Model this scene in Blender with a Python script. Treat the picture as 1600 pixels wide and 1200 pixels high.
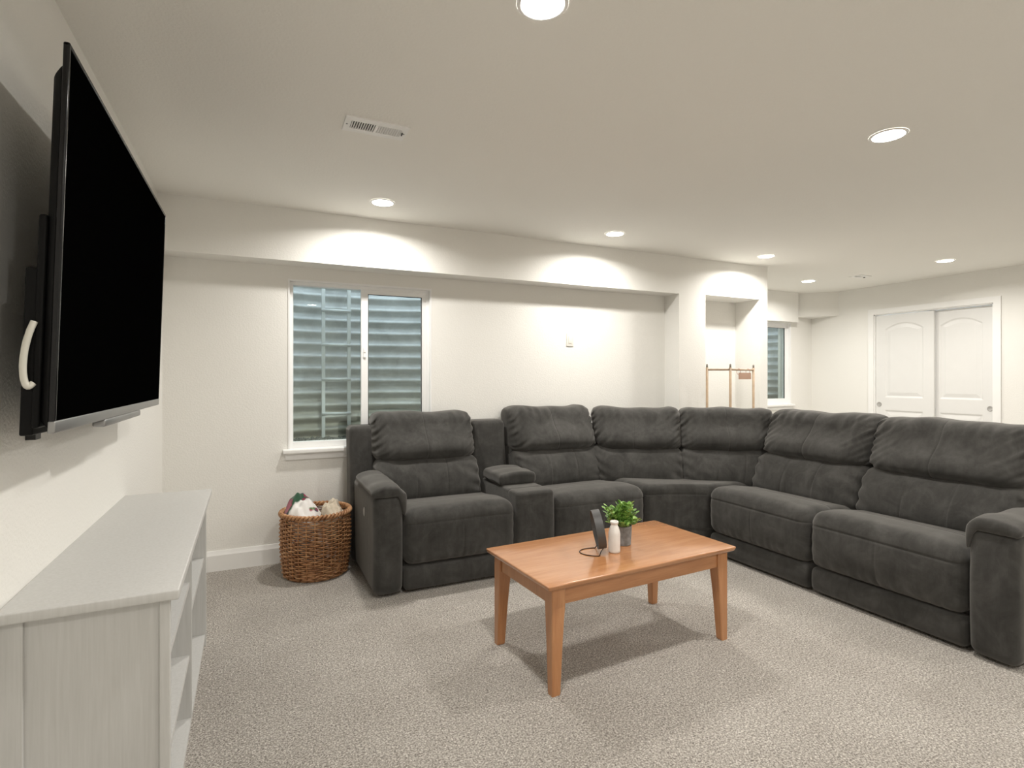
import bpy, math, random
import numpy as np
from mathutils import Vector
random.seed(7); np.random.seed(7)
for o in list(bpy.data.objects): bpy.data.objects.remove(o)
sc = bpy.context.scene
COL = sc.collection
PI = math.pi

# ------------------------------------------------------------------ camera
F_PX, YAW, CAM_H, HORIZON = 850.0, math.radians(25.2), 1.30, 590.0
cam_d = bpy.data.cameras.new('camera'); cam = bpy.data.objects.new('camera', cam_d); COL.objects.link(cam)
cam_d.sensor_width = 36.0; cam_d.lens = 36.0 * F_PX / 1600.0
cam_d.shift_y = (HORIZON - 600.0) / 1600.0
cam_d.clip_start = 0.03
cam.location = (0, 0, CAM_H); cam.rotation_euler = (PI / 2, 0, -YAW)
sc.camera = cam

# ------------------------------------------------------------------ world / exposure
w = bpy.data.worlds.new('world'); sc.world = w; w.use_nodes = True
bg = w.node_tree.nodes['Background']; bg.inputs[0].default_value = (0.80, 0.90, 1.0, 1); bg.inputs[1].default_value = 2.4
LENS, LAMP_W, BEAM = 14.0, 14.5, 160.0      # lens glow, watts and beam angle of each recessed lamp
sc.view_settings.view_transform = 'Standard'; sc.view_settings.look = 'None'
sc.view_settings.gamma = 1.0; sc.view_settings.use_curve_mapping = False
sc.view_settings.exposure = 0.22

# ------------------------------------------------------------------ material helpers
def srgb(r, g, b):
    f = lambda c: (c / 255 / 12.92) if c / 255 <= 0.04045 else ((c / 255 + 0.055) / 1.055) ** 2.4
    return (f(r), f(g), f(b), 1)
class NT:
    def __init__(s, name):
        s.m = bpy.data.materials.new(name); s.m.use_nodes = True
        s.t = s.m.node_tree; s.b = s.t.nodes['Principled BSDF']; s.out = s.t.nodes['Material Output']
    def n(s, ty, **kw):
        nd = s.t.nodes.new(ty)
        for k, v in kw.items():
            if k in nd.inputs: nd.inputs[k].default_value = v
            else: setattr(nd, k, v)
        return nd
    def l(s, a, b): s.t.links.new(a, b)
    def coord(s, kind='Object', scale=None):
        c = s.n('ShaderNodeTexCoord').outputs[kind]
        if scale:
            mp = s.n('ShaderNodeMapping'); mp.inputs['Scale'].default_value = scale; s.l(c, mp.inputs[0]); return mp.outputs[0]
        return c
    def noise(s, vec, scale, detail=3, rough=0.5, dist=0):
        nd = s.n('ShaderNodeTexNoise', Scale=scale, Detail=detail, Roughness=rough, Distortion=dist); s.l(vec, nd.inputs['Vector']); return nd.outputs['Fac']
    def ramp(s, fac, stops):
        r = s.n('ShaderNodeValToRGB'); s.l(fac, r.inputs[0]); e = r.color_ramp.elements
        while len(e) < len(stops): e.new(0.5)
        for i, (p, c) in enumerate(stops): e[i].position = p; e[i].color = c
        return r.outputs[0]
    def mix(s, fac, a, b, blend='MIX'):
        m = s.n('ShaderNodeMix', data_type='RGBA', blend_type=blend)
        for v, i in ((fac, 0), (a, 6), (b, 7)):
            if hasattr(v, 'is_output'): s.l(v, m.inputs[i])
            else: m.inputs[i].default_value = v
        return m.outputs[2]
    def bump(s, h, strength, dist=0.01):
        b = s.n('ShaderNodeBump', Strength=strength, Distance=dist); s.l(h, b.inputs['Height']); s.l(b.outputs[0], s.b.inputs['Normal'])
def plain(name, col, rough=0.5, metal=0.0, spec=0.5, noise=0.04, scale=6, bump=0.0, bscale=60):
    t = NT(name); v = t.coord()
    d = tuple(c * (1 - noise) for c in col[:3]) + (1,); l = tuple(min(1, c * (1 + noise)) for c in col[:3]) + (1,)
    t.l(t.ramp(t.noise(v, scale), [(0.3, d), (0.7, l)]), t.b.inputs['Base Color'])
    t.b.inputs['Roughness'].default_value = rough; t.b.inputs['Metallic'].default_value = metal
    t.b.inputs['Specular IOR Level'].default_value = spec
    if bump: t.bump(t.noise(v, bscale, 4), bump)
    return t.m
M = {}
def wall_mat(name, col):
    t = NT(name); v = t.coord()
    t.l(t.mix(t.noise(v, 1.3, 2), col, tuple(c * 0.97 for c in col[:3]) + (1,)), t.b.inputs['Base Color'])
    t.b.inputs['Roughness'].default_value = 0.75; t.b.inputs['Specular IOR Level'].default_value = 0.25
    n1 = t.noise(v, 95, 2, 0.5, 0.3)
    t.bump(t.ramp(n1, [(0.42, (0, 0, 0, 1)), (0.62, (1, 1, 1, 1))]), 0.14, 0.004)
    return t.m
M['wall'] = wall_mat('wall_paint', (0.87, 0.857, 0.815, 1))
M['ceiling'] = wall_mat('ceiling_paint', (0.93, 0.918, 0.868, 1))
M['trim'] = plain('white_trim_paint', (0.90, 0.895, 0.875, 1), 0.4, noise=0.01)
M['vinyl'] = plain('white_vinyl', (0.91, 0.91, 0.90, 1), 0.35, noise=0.01)
M['door'] = plain('white_door_paint', (0.78, 0.775, 0.755, 1), 0.4, noise=0.01, bump=0.03, bscale=90)
def carpet_mat():
    t = NT('carpet_speckle'); v = t.coord()
    a = t.noise(v, 150, 3, 0.75, 0.5); b = t.noise(v, 70, 2, 0.6); big = t.noise(v, 2.2, 3, 0.6)
    c1 = t.ramp(a, [(0.36, (0.12, 0.10, 0.083, 1)), (0.46, (0.37, 0.332, 0.29, 1)), (0.54, (0.60, 0.556, 0.503, 1)), (0.63, (0.95, 0.91, 0.85, 1))])
    c2 = t.mix(0.18, c1, t.ramp(b, [(0.35, (0.30, 0.27, 0.235, 1)), (0.65, (0.78, 0.73, 0.665, 1))]))
    c3 = t.mix(1.0, c2, t.ramp(big, [(0.3, (0.90, 0.89, 0.88, 1)), (0.7, (1.06, 1.06, 1.06, 1))]), 'MULTIPLY')
    t.l(c3, t.b.inputs['Base Color']); t.b.inputs['Roughness'].default_value = 0.95; t.b.inputs['Specular IOR Level'].default_value = 0.1
    t.b.inputs['Sheen Weight'].default_value = 0.15
    t.bump(t.noise(v, 170, 4, 0.7, 0.4), 0.9, 0.012)
    return t.m
M['carpet'] = carpet_mat()
def suede_mat():
    t = NT('charcoal_suede'); v = t.coord()
    a = t.noise(v, 7.0, 6, 0.68, 0.6); b = t.noise(t.coord('Object', (34, 34, 6)), 1.0, 4, 0.65)
    c = t.ramp(a, [(0.30, (0.022, 0.0215, 0.0195, 1)), (0.50, (0.046, 0.0445, 0.0415, 1)), (0.70, (0.078, 0.0755, 0.071, 1))])
    c = t.mix(0.30, c, t.ramp(b, [(0.3, (0.025, 0.024, 0.021, 1)), (0.7, (0.068, 0.065, 0.060, 1))]))
    t.l(c, t.b.inputs['Base Color']); t.b.inputs['Roughness'].default_value = 0.85; t.b.inputs['Specular IOR Level'].default_value = 0.18
    t.b.inputs['Sheen Weight'].default_value = 0.35; t.b.inputs['Sheen Roughness'].default_value = 0.5
    t.b.inputs['Sheen Tint'].default_value = (0.75, 0.72, 0.68, 1)
    t.bump(t.noise(v, 240, 3, 0.6), 0.12, 0.002)
    return t.m
M['suede'] = suede_mat()
def wood_mat(name, lo, mid, hi, axis=0, rough=0.28, coat=0.3):
    t = NT(name); s = [9, 9, 9]; s[axis] = 0.8
    v = t.coord('Object', tuple(s))
    a = t.noise(v, 2.2, 5, 0.6, 1.2); b = t.noise(t.coord('Object', tuple(x * 9 for x in s)), 2.0, 3, 0.6, 0.4)
    c = t.ramp(a, [(0.25, lo), (0.5, mid), (0.78, hi)])
    c = t.mix(0.22, c, t.ramp(b, [(0.3, lo), (0.7, hi)]))
    t.l(c, t.b.inputs['Base Color']); t.b.inputs['Roughness'].default_value = rough
    t.b.inputs['Coat Weight'].default_value = coat; t.b.inputs['Coat Roughness'].default_value = 0.12
    t.bump(b, 0.02, 0.002)
    return t.m
WL, WM_, WH = (0.36, 0.15, 0.058, 1), (0.47, 0.215, 0.092, 1), (0.57, 0.29, 0.135, 1)
M['wood_top'] = wood_mat('orange_wood_lengthwise', WL, WM_, WH, 0, 0.22, 0.5)
M['wood_leg'] = wood_mat('orange_wood_upright', WL, WM_, WH, 2, 0.3)
M['wood_apron'] = wood_mat('orange_wood_apron', WL, WM_, WH, 0, 0.3)
def cab_mat():
    t = NT('greywash_white_laminate'); v = t.coord('Object', (60, 60, 2.5))
    b = t.noise(v, 2.0, 4, 0.6)
    t.l(t.ramp(b, [(0.25, (0.53, 0.525, 0.505, 1)), (0.7, (0.60, 0.595, 0.578, 1))]), t.b.inputs['Base Color'])
    t.b.inputs['Roughness'].default_value = 0.5; t.bump(b, 0.05, 0.002); return t.m
M['cab'] = cab_mat()
M['black_plastic'] = plain('black_plastic', (0.006, 0.006, 0.006, 1), 0.45, noise=0.1, spec=0.12)
M['black_gloss'] = plain('glossy_black_edge', (0.006, 0.006, 0.007, 1), 0.2, noise=0.1, spec=0.35)
def screen_mat():
    t = NT('matte_black_screen'); t.b.inputs['Base Color'].default_value = (0.0012, 0.0012, 0.0012, 1)
    t.b.inputs['Roughness'].default_value = 0.6; t.b.inputs['Specular IOR Level'].default_value = 0.0
    return t.m
M['screen'] = screen_mat()
M['silver'] = plain('brushed_silver', (0.33, 0.33, 0.33, 1), 0.35, metal=0.8, noise=0.05)
M['satin'] = plain('satin_nickel', (0.42, 0.41, 0.39, 1), 0.45, noise=0.03)
M['steel'] = plain('dark_steel', (0.05, 0.05, 0.05, 1), 0.4, metal=0.7)
M['white_plastic'] = plain('white_plastic', (0.78, 0.76, 0.70, 1), 0.4, noise=0.01)
M['cable'] = plain('cream_cable', (0.70, 0.68, 0.60, 1), 0.45, noise=0.02)
M['ceramic'] = plain('white_ceramic', (0.82, 0.79, 0.75, 1), 0.35, noise=0.03, scale=30)
M['concrete'] = plain('grey_concrete', (0.24, 0.245, 0.25, 1), 0.85, noise=0.25, scale=45, bump=0.2, bscale=120)
M['felt'] = plain('grey_metal_band', (0.085, 0.083, 0.082, 1), 0.5, noise=0.1, metal=0.2)
M['wire'] = plain('dark_bronze_wire', (0.05, 0.032, 0.022, 1), 0.4, metal=0.6)
M['ink'] = plain('dark_ink', (0.06, 0.05, 0.05, 1), 0.7)
M['soil'] = plain('dark_soil', (0.02, 0.015, 0.01, 1), 0.95, noise=0.3, scale=90)
M['rackwood'] = plain('pale_tan_wood', (0.40, 0.29, 0.19, 1), 0.55, noise=0.12, scale=20)
M['rackmetal'] = plain('grey_dowel_tip', (0.30, 0.27, 0.23, 1), 0.5)
M['tag'] = plain('pink_tan_card', (0.56, 0.36, 0.26, 1), 0.7)
M['copper'] = plain('copper_ring', (0.45, 0.22, 0.14, 1), 0.35, metal=0.7)
M['galv'] = None
def galv_mat():
    t = NT('galvanized_steel'); v = t.coord()
    a = t.noise(v, 5, 5, 0.65, 0.6); st = t.noise(t.coord('Object', (3, 3, 14)), 1.2, 4, 0.6)
    c = t.ramp(a, [(0.3, (0.55, 0.57, 0.57, 1)), (0.7, (0.78, 0.80, 0.80, 1))])
    z = t.n('ShaderNodeSeparateXYZ'); t.l(t.coord(), z.inputs[0])
    mr = t.n('ShaderNodeMapRange'); mr.inputs[1].default_value = 0.75; mr.inputs[2].default_value = 1.45; t.l(z.outputs[2], mr.inputs[0])
    mm = t.n('ShaderNodeMath', operation='MULTIPLY_ADD'); t.l(st, mm.inputs[0]); mm.inputs[1].default_value = 1.2; mm.inputs[2].default_value = -0.45
    m2 = t.n('ShaderNodeMath', operation='ADD'); t.l(mm.outputs[0], m2.inputs[0]); t.l(mr.outputs[0], m2.inputs[1]); m2.use_clamp = True
    c = t.mix(m2.outputs[0], (0.36, 0.33, 0.24, 1), c)          # dried mud stains near the gravel
    t.l(c, t.b.inputs['Base Color']); t.b.inputs['Metallic'].default_value = 0.25; t.b.inputs['Roughness'].default_value = 0.5
    return t.m
M['galv'] = galv_mat()
M['ladder'] = plain('pale_galvanized_bar', (0.80, 0.83, 0.83, 1), 0.5, metal=0.1, noise=0.08)
M['gravel'] = plain('grey_gravel', (0.16, 0.16, 0.14, 1), 0.95, noise=0.6, scale=35)
def glass_mat():
    t = NT('window_glass'); t.t.nodes.remove(t.b)
    tr = t.n('ShaderNodeBsdfTransparent'); tr.inputs[0].default_value = (0.93, 0.97, 0.96, 1)
    gl = t.n('ShaderNodeBsdfGlossy'); gl.inputs['Roughness'].default_value = 0.0; gl.inputs[0].default_value = (0.95, 1.0, 0.97, 1)
    fr = t.n('ShaderNodeFresnel'); ge = t.n('ShaderNodeNewGeometry'); io = t.n('ShaderNodeMapRange'); io.inputs[3].default_value = 1.55; io.inputs[4].default_value = 1 / 1.55
    t.l(ge.outputs['Backfacing'], io.inputs[0]); t.l(io.outputs[0], fr.inputs[0])      # same index on both faces of the thin pane
    m = t.n('ShaderNodeMixShader'); t.l(fr.outputs[0], m.inputs[0]); t.l(tr.outputs[0], m.inputs[1]); t.l(gl.outputs[0], m.inputs[2])
    t.l(m.outputs[0], t.out.inputs[0]); return t.m
M['glass'] = glass_mat()
def lens_mat():
    t = NT('lit_led_lens'); t.b.inputs['Base Color'].default_value = (0.9, 0.88, 0.84, 1)
    t.b.inputs['Emission Color'].default_value = (1.0, 0.968, 0.915, 1); t.b.inputs['Emission Strength'].default_value = LENS
    return t.m
M['lens'] = lens_mat()
def wicker_mat():
    t = NT('brown_wicker'); v = t.coord(); a = t.noise(v, 26, 4, 0.65)
    t.l(t.ramp(a, [(0.28, (0.19, 0.075, 0.030, 1)), (0.5, (0.42, 0.205, 0.090, 1)), (0.75, (0.66, 0.40, 0.21, 1))]), t.b.inputs['Base Color'])
    t.b.inputs['Roughness'].default_value = 0.45; return t.m
M['wicker'] = wicker_mat()
def floral_mat():
    t = NT('white_floral_fleece'); v = t.coord()
    sep = t.n('ShaderNodeSeparateXYZ'); t.l(v, sep.inputs[0])
    n1 = t.noise(v, 13, 2, 0.5, 0.6)
    vo = t.n('ShaderNodeTexVoronoi', Scale=17.0); t.l(v, vo.inputs['Vector'])
    sp = t.n('ShaderNodeSeparateColor'); t.l(vo.outputs['Color'], sp.inputs[0])
    pal = t.ramp(sp.outputs[0], [(0.0, (0.20, 0.015, 0.045, 1)), (0.30, (0.32, 0.04, 0.08, 1)), (0.48, (0.02, 0.07, 0.035, 1)), (0.70, (0.09, 0.17, 0.05, 1)), (0.86, (0.04, 0.05, 0.07, 1))])
    pal.node.color_ramp.interpolation = 'CONSTANT'
    # printed border of the fleece (a band of the cloth itself), plus a few scattered sprigs
    mr = t.n('ShaderNodeMapRange'); mr.inputs[1].default_value = 0.012; mr.inputs[2].default_value = 0.022
    ad = t.n('ShaderNodeMath', operation='MULTIPLY_ADD'); t.l(n1, ad.inputs[0]); ad.inputs[1].default_value = 0.06
    dg = t.n('ShaderNodeMath', operation='MULTIPLY_ADD'); t.l(sep.outputs[0], dg.inputs[0]); dg.inputs[1].default_value = -0.75; t.l(sep.outputs[1], dg.inputs[2]); t.l(dg.outputs[0], ad.inputs[2])
    t.l(ad.outputs[0], mr.inputs[0])
    sprig = t.ramp(t.noise(v, 9, 1), [(0.63, (0, 0, 0, 1)), (0.66, (1, 1, 1, 1))])
    mx = t.n('ShaderNodeMath', operation='MAXIMUM'); t.l(mr.outputs[0], mx.inputs[0]); t.l(sprig, mx.inputs[1])
    t.l(t.mix(mx.outputs[0], (0.74, 0.71, 0.68, 1), pal), t.b.inputs['Base Color'])
    t.b.inputs['Roughness'].default_value = 0.95; t.b.inputs['Sheen Weight'].default_value = 0.2; t.bump(t.noise(v, 130, 3), 0.2, 0.003); return t.m
M['floral'] = floral_mat()
M['cream'] = plain('cream_knit', (0.60, 0.52, 0.41, 1), 0.95, noise=0.15, scale=25, bump=0.3, bscale=90)
def leaf_mat():
    t = NT('green_leaf'); oi = t.noise(t.coord(), 38, 2)
    t.l(t.ramp(oi, [(0.3, (0.07, 0.18, 0.03, 1)), (0.5, (0.21, 0.40, 0.075, 1)), (0.70, (0.46, 0.62, 0.20, 1))]), t.b.inputs['Base Color'])
    t.b.inputs['Roughness'].default_value = 0.45; return t.m
M['leaf'] = leaf_mat()
M['vent'] = plain('white_enamel', (0.93, 0.925, 0.90, 1), 0.35, noise=0.01)
M['duct'] = plain('galvanized_duct', (0.30, 0.30, 0.29, 1), 0.6)

# ------------------------------------------------------------------ mesh helpers
class MB:
    def __init__(s): s.v = []; s.f = []
    def add(s, V, Fc):
        b = len(s.v); s.v += [tuple(p) for p in V]; s.f += [tuple(i + b for i in f) for f in Fc]; return s
    def box(s, x0, x1, y0, y1, z0, z1):
        return s.add([(x0,y0,z0),(x1,y0,z0),(x1,y1,z0),(x0,y1,z0),(x0,y0,z1),(x1,y0,z1),(x1,y1,z1),(x0,y1,z1)],
                     [(0,3,2,1),(4,5,6,7),(0,1,5,4),(1,2,6,5),(2,3,7,6),(3,0,4,7)])
    def rbox(s, lo, hi, r, n=(4,4,4), k=3, extra=((),(),()), fn=None):
        V, Fc = rbox(lo, hi, r, n, k, extra)
        if fn is not None: V = fn(V)
        return s.add(V, Fc)
    def tube(s, pts, r, n=8, closed=False, cap=True):
        pts = [Vector(p) for p in pts]; m = len(pts); rr = r if hasattr(r, '__len__') else [r] * m
        V = []; up = Vector((0.13, 0.21, 0.97))
        for i, p in enumerate(pts):
            a = pts[(i - 1) % m] if (closed or i > 0) else p
            b = pts[(i + 1) % m] if (closed or i < m - 1) else p
            t = (b - a).normalized()
            x = t.cross(up)
            if x.length < 1e-3: x = t.cross(Vector((1, 0, 0)))
            x.normalize(); y = x.cross(t)
            for j in range(n):
                an = 2 * PI * j / n; V.append(p + (x * math.cos(an) + y * math.sin(an)) * rr[i])
        Fc = []
        for i in range(m if closed else m - 1):
            for j in range(n):
                a, b = i * n + j, i * n + (j + 1) % n; c, d = ((i + 1) % m) * n + (j + 1) % n, ((i + 1) % m) * n + j
                Fc.append((a, b, c, d))
        if cap and not closed: Fc += [tuple(range(n))[::-1], tuple(range((m - 1) * n, m * n))]
        return s.add(V, Fc)
    def lathe(s, prof, n=32, c=(0, 0, 0), cap=True):
        V = []; Fc = []; m = len(prof)
        for r, z in prof:
            for j in range(n):
                a = 2 * PI * j / n; V.append((c[0] + r * math.cos(a), c[1] + r * math.sin(a), c[2] + z))
        for i in range(m - 1):
            for j in range(n):
                Fc.append((i * n + j, i * n + (j + 1) % n, (i + 1) * n + (j + 1) % n, (i + 1) * n + j))
        if cap: Fc += [tuple(range(n))[::-1], tuple(range((m - 1) * n, m * n))]
        return s.add(V, Fc)
    def prism(s, poly, z0, z1):
        n = len(poly)
        V = [(x, y, z0) for x, y in poly] + [(x, y, z1) for x, y in poly]
        return s.add(V, [tuple(range(n))[::-1], tuple(range(n, 2 * n))] + [(i, (i + 1) % n, n + (i + 1) % n, n + i) for i in range(n)])
    def xf(s, fn): s.v = [tuple(fn(p)) for p in s.v]; return s
def axis_arr(lo, hi, r, n, k, extra):
    a = [lo + r * i / k for i in range(k)] + list(np.linspace(lo + r, hi - r, n + 1)) + [hi - r * i / k for i in range(k)][::-1]
    a += [e for e in extra if lo + r < e < hi - r] + [e for e in extra if lo < e <= lo + r or hi - r <= e < hi]
    return np.array(sorted(set(round(float(x), 6) for x in a)))
def rbox(lo, hi, r, n, k, extra):
    A = [axis_arr(lo[i], hi[i], r, n[i], k, extra[i]) for i in range(3)]
    N = [len(a) for a in A]; idx = {}; V = []; Fc = []
    def vid(i, j, l):
        key = (i, j, l)
        if key not in idx: idx[key] = len(V); V.append((A[0][i], A[1][j], A[2][l]))
        return idx[key]
    for i in range(N[0] - 1):
        for j in range(N[1] - 1):
            Fc.append((vid(i,j,0), vid(i,j+1,0), vid(i+1,j+1,0), vid(i+1,j,0)))
            L = N[2] - 1; Fc.append((vid(i,j,L), vid(i+1,j,L), vid(i+1,j+1,L), vid(i,j+1,L)))
    for i in range(N[0] - 1):
        for l in range(N[2] - 1):
            Fc.append((vid(i,0,l), vid(i+1,0,l), vid(i+1,0,l+1), vid(i,0,l+1)))
            J = N[1] - 1; Fc.append((vid(i,J,l), vid(i,J,l+1), vid(i+1,J,l+1), vid(i+1,J,l)))
    for j in range(N[1] - 1):
        for l in range(N[2] - 1):
            Fc.append((vid(0,j,l), vid(0,j,l+1), vid(0,j+1,l+1), vid(0,j+1,l)))
            I = N[0] - 1; Fc.append((vid(I,j,l), vid(I,j+1,l), vid(I,j+1,l+1), vid(I,j,l+1)))
    P = np.array(V, float); l3 = np.array(lo) + r; h3 = np.array(hi) - r
    q = np.clip(P, l3, h3); d = P - q; L = np.linalg.norm(d, axis=1); ok = L > 1e-9
    P[ok] = q[ok] + d[ok] / L[ok][:, None] * r
    return P, Fc
def obj(name, mb, mat, parent=None, smooth=False, angle=None):
    me = bpy.data.meshes.new(name); me.from_pydata(mb.v, [], mb.f); me.update()
    me.materials.append(M[mat] if isinstance(mat, str) else mat)
    if smooth or angle: me.polygons.foreach_set('use_smooth', [True] * len(me.polygons))
    if angle:
        me.set_sharp_from_angle(angle=math.radians(angle))
    o = bpy.data.objects.new(name, me); COL.objects.link(o)
    if parent is not None: o.parent = parent
    return o
def wobj(name, mb, mat, parent, smooth=False, angle=None):
    """mesh given in world coordinates, child of an unrotated parent"""
    L = parent.get('_w', tuple(parent.location)); mb.v = [(x - L[0], y - L[1], z - L[2]) for x, y, z in mb.v]
    return obj(name, mb, mat, parent, smooth, angle)
def thing(name, label, cat, loc=(0, 0, 0), rz=0.0, group=None, kind=None):
    o = bpy.data.objects.new(name, None); COL.objects.link(o); o.empty_display_size = 0.1
    o.location = loc; o.rotation_euler = (0, 0, rz); tag(o, label, cat, group, kind); return o
def tag(o, label=None, cat=None, group=None, kind=None):
    if label: o['label'] = label
    if cat: o['category'] = cat
    if group: o['group'] = group
    if kind: o['kind'] = kind
    return o
def struct(name, mb, mat, label, parent=None):
    o = obj(name, mb, mat, parent); return tag(o, label, name.split('_')[0], None, 'structure')

# ------------------------------------------------------------------ room shell
XL, YB, YS, XR, YF, YN, H = -0.55, 4.16, 3.96, 7.0, 5.08, -1.45, 2.44
ZS = 2.09                       # underside of the soffit
XC0, XC1 = 3.60, 4.78           # column with the niche
W1 = (0.205, 1.255, 0.79, 2.00); W2 = (5.52, 6.58, 0.94, 2.04)
struct('floor', MB().box(XL - .2, XR + .2, YN - .2, YF + .2, -0.1, 0), 'carpet', 'speckled beige grey carpet covering the floor')
VENTS = [(.355, .635, 2.437, 2.583), (6.06, 6.24, 3.80, 3.94)]
def vent_hole(v): return (v[0] + .026, v[1] - .026, v[2] + .034, v[3] - .034)
cm = MB()
for (x0, x1, y1, v) in ((XL - .2, XC1 - .1, YB + .2, VENTS[0]), (XC1 - .1, XR + .95, YF + .2, VENTS[1])):
    a, b, c, d = vent_hole(v); y0 = YN - .2
    cm.box(x0, a, y0, y1, H, H + .15).box(b, x1, y0, y1, H, H + .15).box(a, b, y0, c, H, H + .15).box(a, b, d, y1, H, H + .15)
struct('ceiling', cm, 'ceiling', 'smooth beige painted ceiling with recessed lights')
struct('wall_left', MB().box(XL - .2, XL, YN, YB + .2, 0, H), 'wall', 'cream painted wall behind the television')
def holed(mb, x0, x1, y0, y1, z0, z1, hole):
    a, b, c, d = hole
    return mb.box(x0, a, y0, y1, z0, z1).box(b, x1, y0, y1, z0, z1).box(a, b, y0, y1, z0, c).box(a, b, y0, y1, d, z1)
struct('wall_back', holed(MB(), XL, XC0, YB, YB + .2, 0, H, W1), 'wall', 'cream textured wall around the sliding window')
struct('wall_soffit', MB().box(XL, XC0, YS, YB, ZS, H), 'wall', 'boxed cream soffit running along the window wall')
NX0, NX1, NZ = 3.93, 4.665, 2.10
struct('wall_column', MB().box(XC0, NX0, YS, YB + .2, 0, H).box(NX1, XC1, YS, YF, 0, H).box(NX0, NX1, YS, YB + .2, NZ, H).box(NX0, NX1, 4.27, 4.36, 0, NZ),
       'wall', 'cream column wall with a tall recessed niche')
struct('wall_alcove', holed(MB(), XC1, XR, YF, YF + .2, 0, H, W2).box(XC1, 6.60, YF - .10, YF, 2.045, H), 'wall', 'cream alcove wall around the narrow window')
struct('wall_corner_soffit', MB().prism([(6.60, YF), (XR, 4.69), (XR, YF)], 2.12, H), 'wall', 'small angled soffit in the alcove corner')
D0, D1, DZ = 3.01, 4.23, 2.085
struct('wall_right', MB().box(XR, XR + .2, YN, D0, 0, H).box(XR, XR + .2, D1, YF + .2, 0, H).box(XR, XR + .2, D0, D1, DZ, H).box(XR + .7, XR + .75, D0 - .2, D1 + .2, 0, H), 'wall', 'cream wall holding the closet doors')
struct('wall_rear', MB().box(XL - .2, XR + .2, YN - .2, YN, 0, H), 'wall', 'cream wall opposite the window')
def base_prof(length):
    prof = [(0, 0), (0.016, 0), (0.016, 0.105), (0.011, 0.118), (0.006, 0.135), (0, 0.135)]
    mb = MB(); n = len(prof)
    V = [(0, -d, z) for d, z in prof] + [(length, -d, z) for d, z in prof]
    return mb.add(V, [tuple(range(n)), tuple(range(n, 2 * n))[::-1]] + [(i, n + i, n + (i + 1) % n, (i + 1) % n) for i in range(n)])
for nm, L, loc, rz, lb in (('baseboard_back', XC0 - XL, (XL, YB, 0), 0, 'white baseboard under the sliding window'),
                           ('baseboard_left', YB - YN, (XL, YN, 0), PI / 2, 'white baseboard behind the media cabinet'),
                           ('baseboard_right', D0 - .07 - YN, (XR, D0 - .07, 0), -PI / 2, 'white baseboard beside the closet doors'),
                           ('baseboard_alcove', XR - XC1, (XC1, YF, 0), 0, 'white baseboard under the alcove window'),
                           ('baseboard_column', NX0 - XC0, (XC0, YS, 0), 0, 'white baseboard on the column before the niche'),
                           ('baseboard_rear', XR - XL, (XR, YN, 0), PI, 'white baseboard opposite the window')):
    o = struct(nm, base_prof(L), 'trim', lb); o.location = loc; o.rotation_euler = (0, 0, rz)

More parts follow.
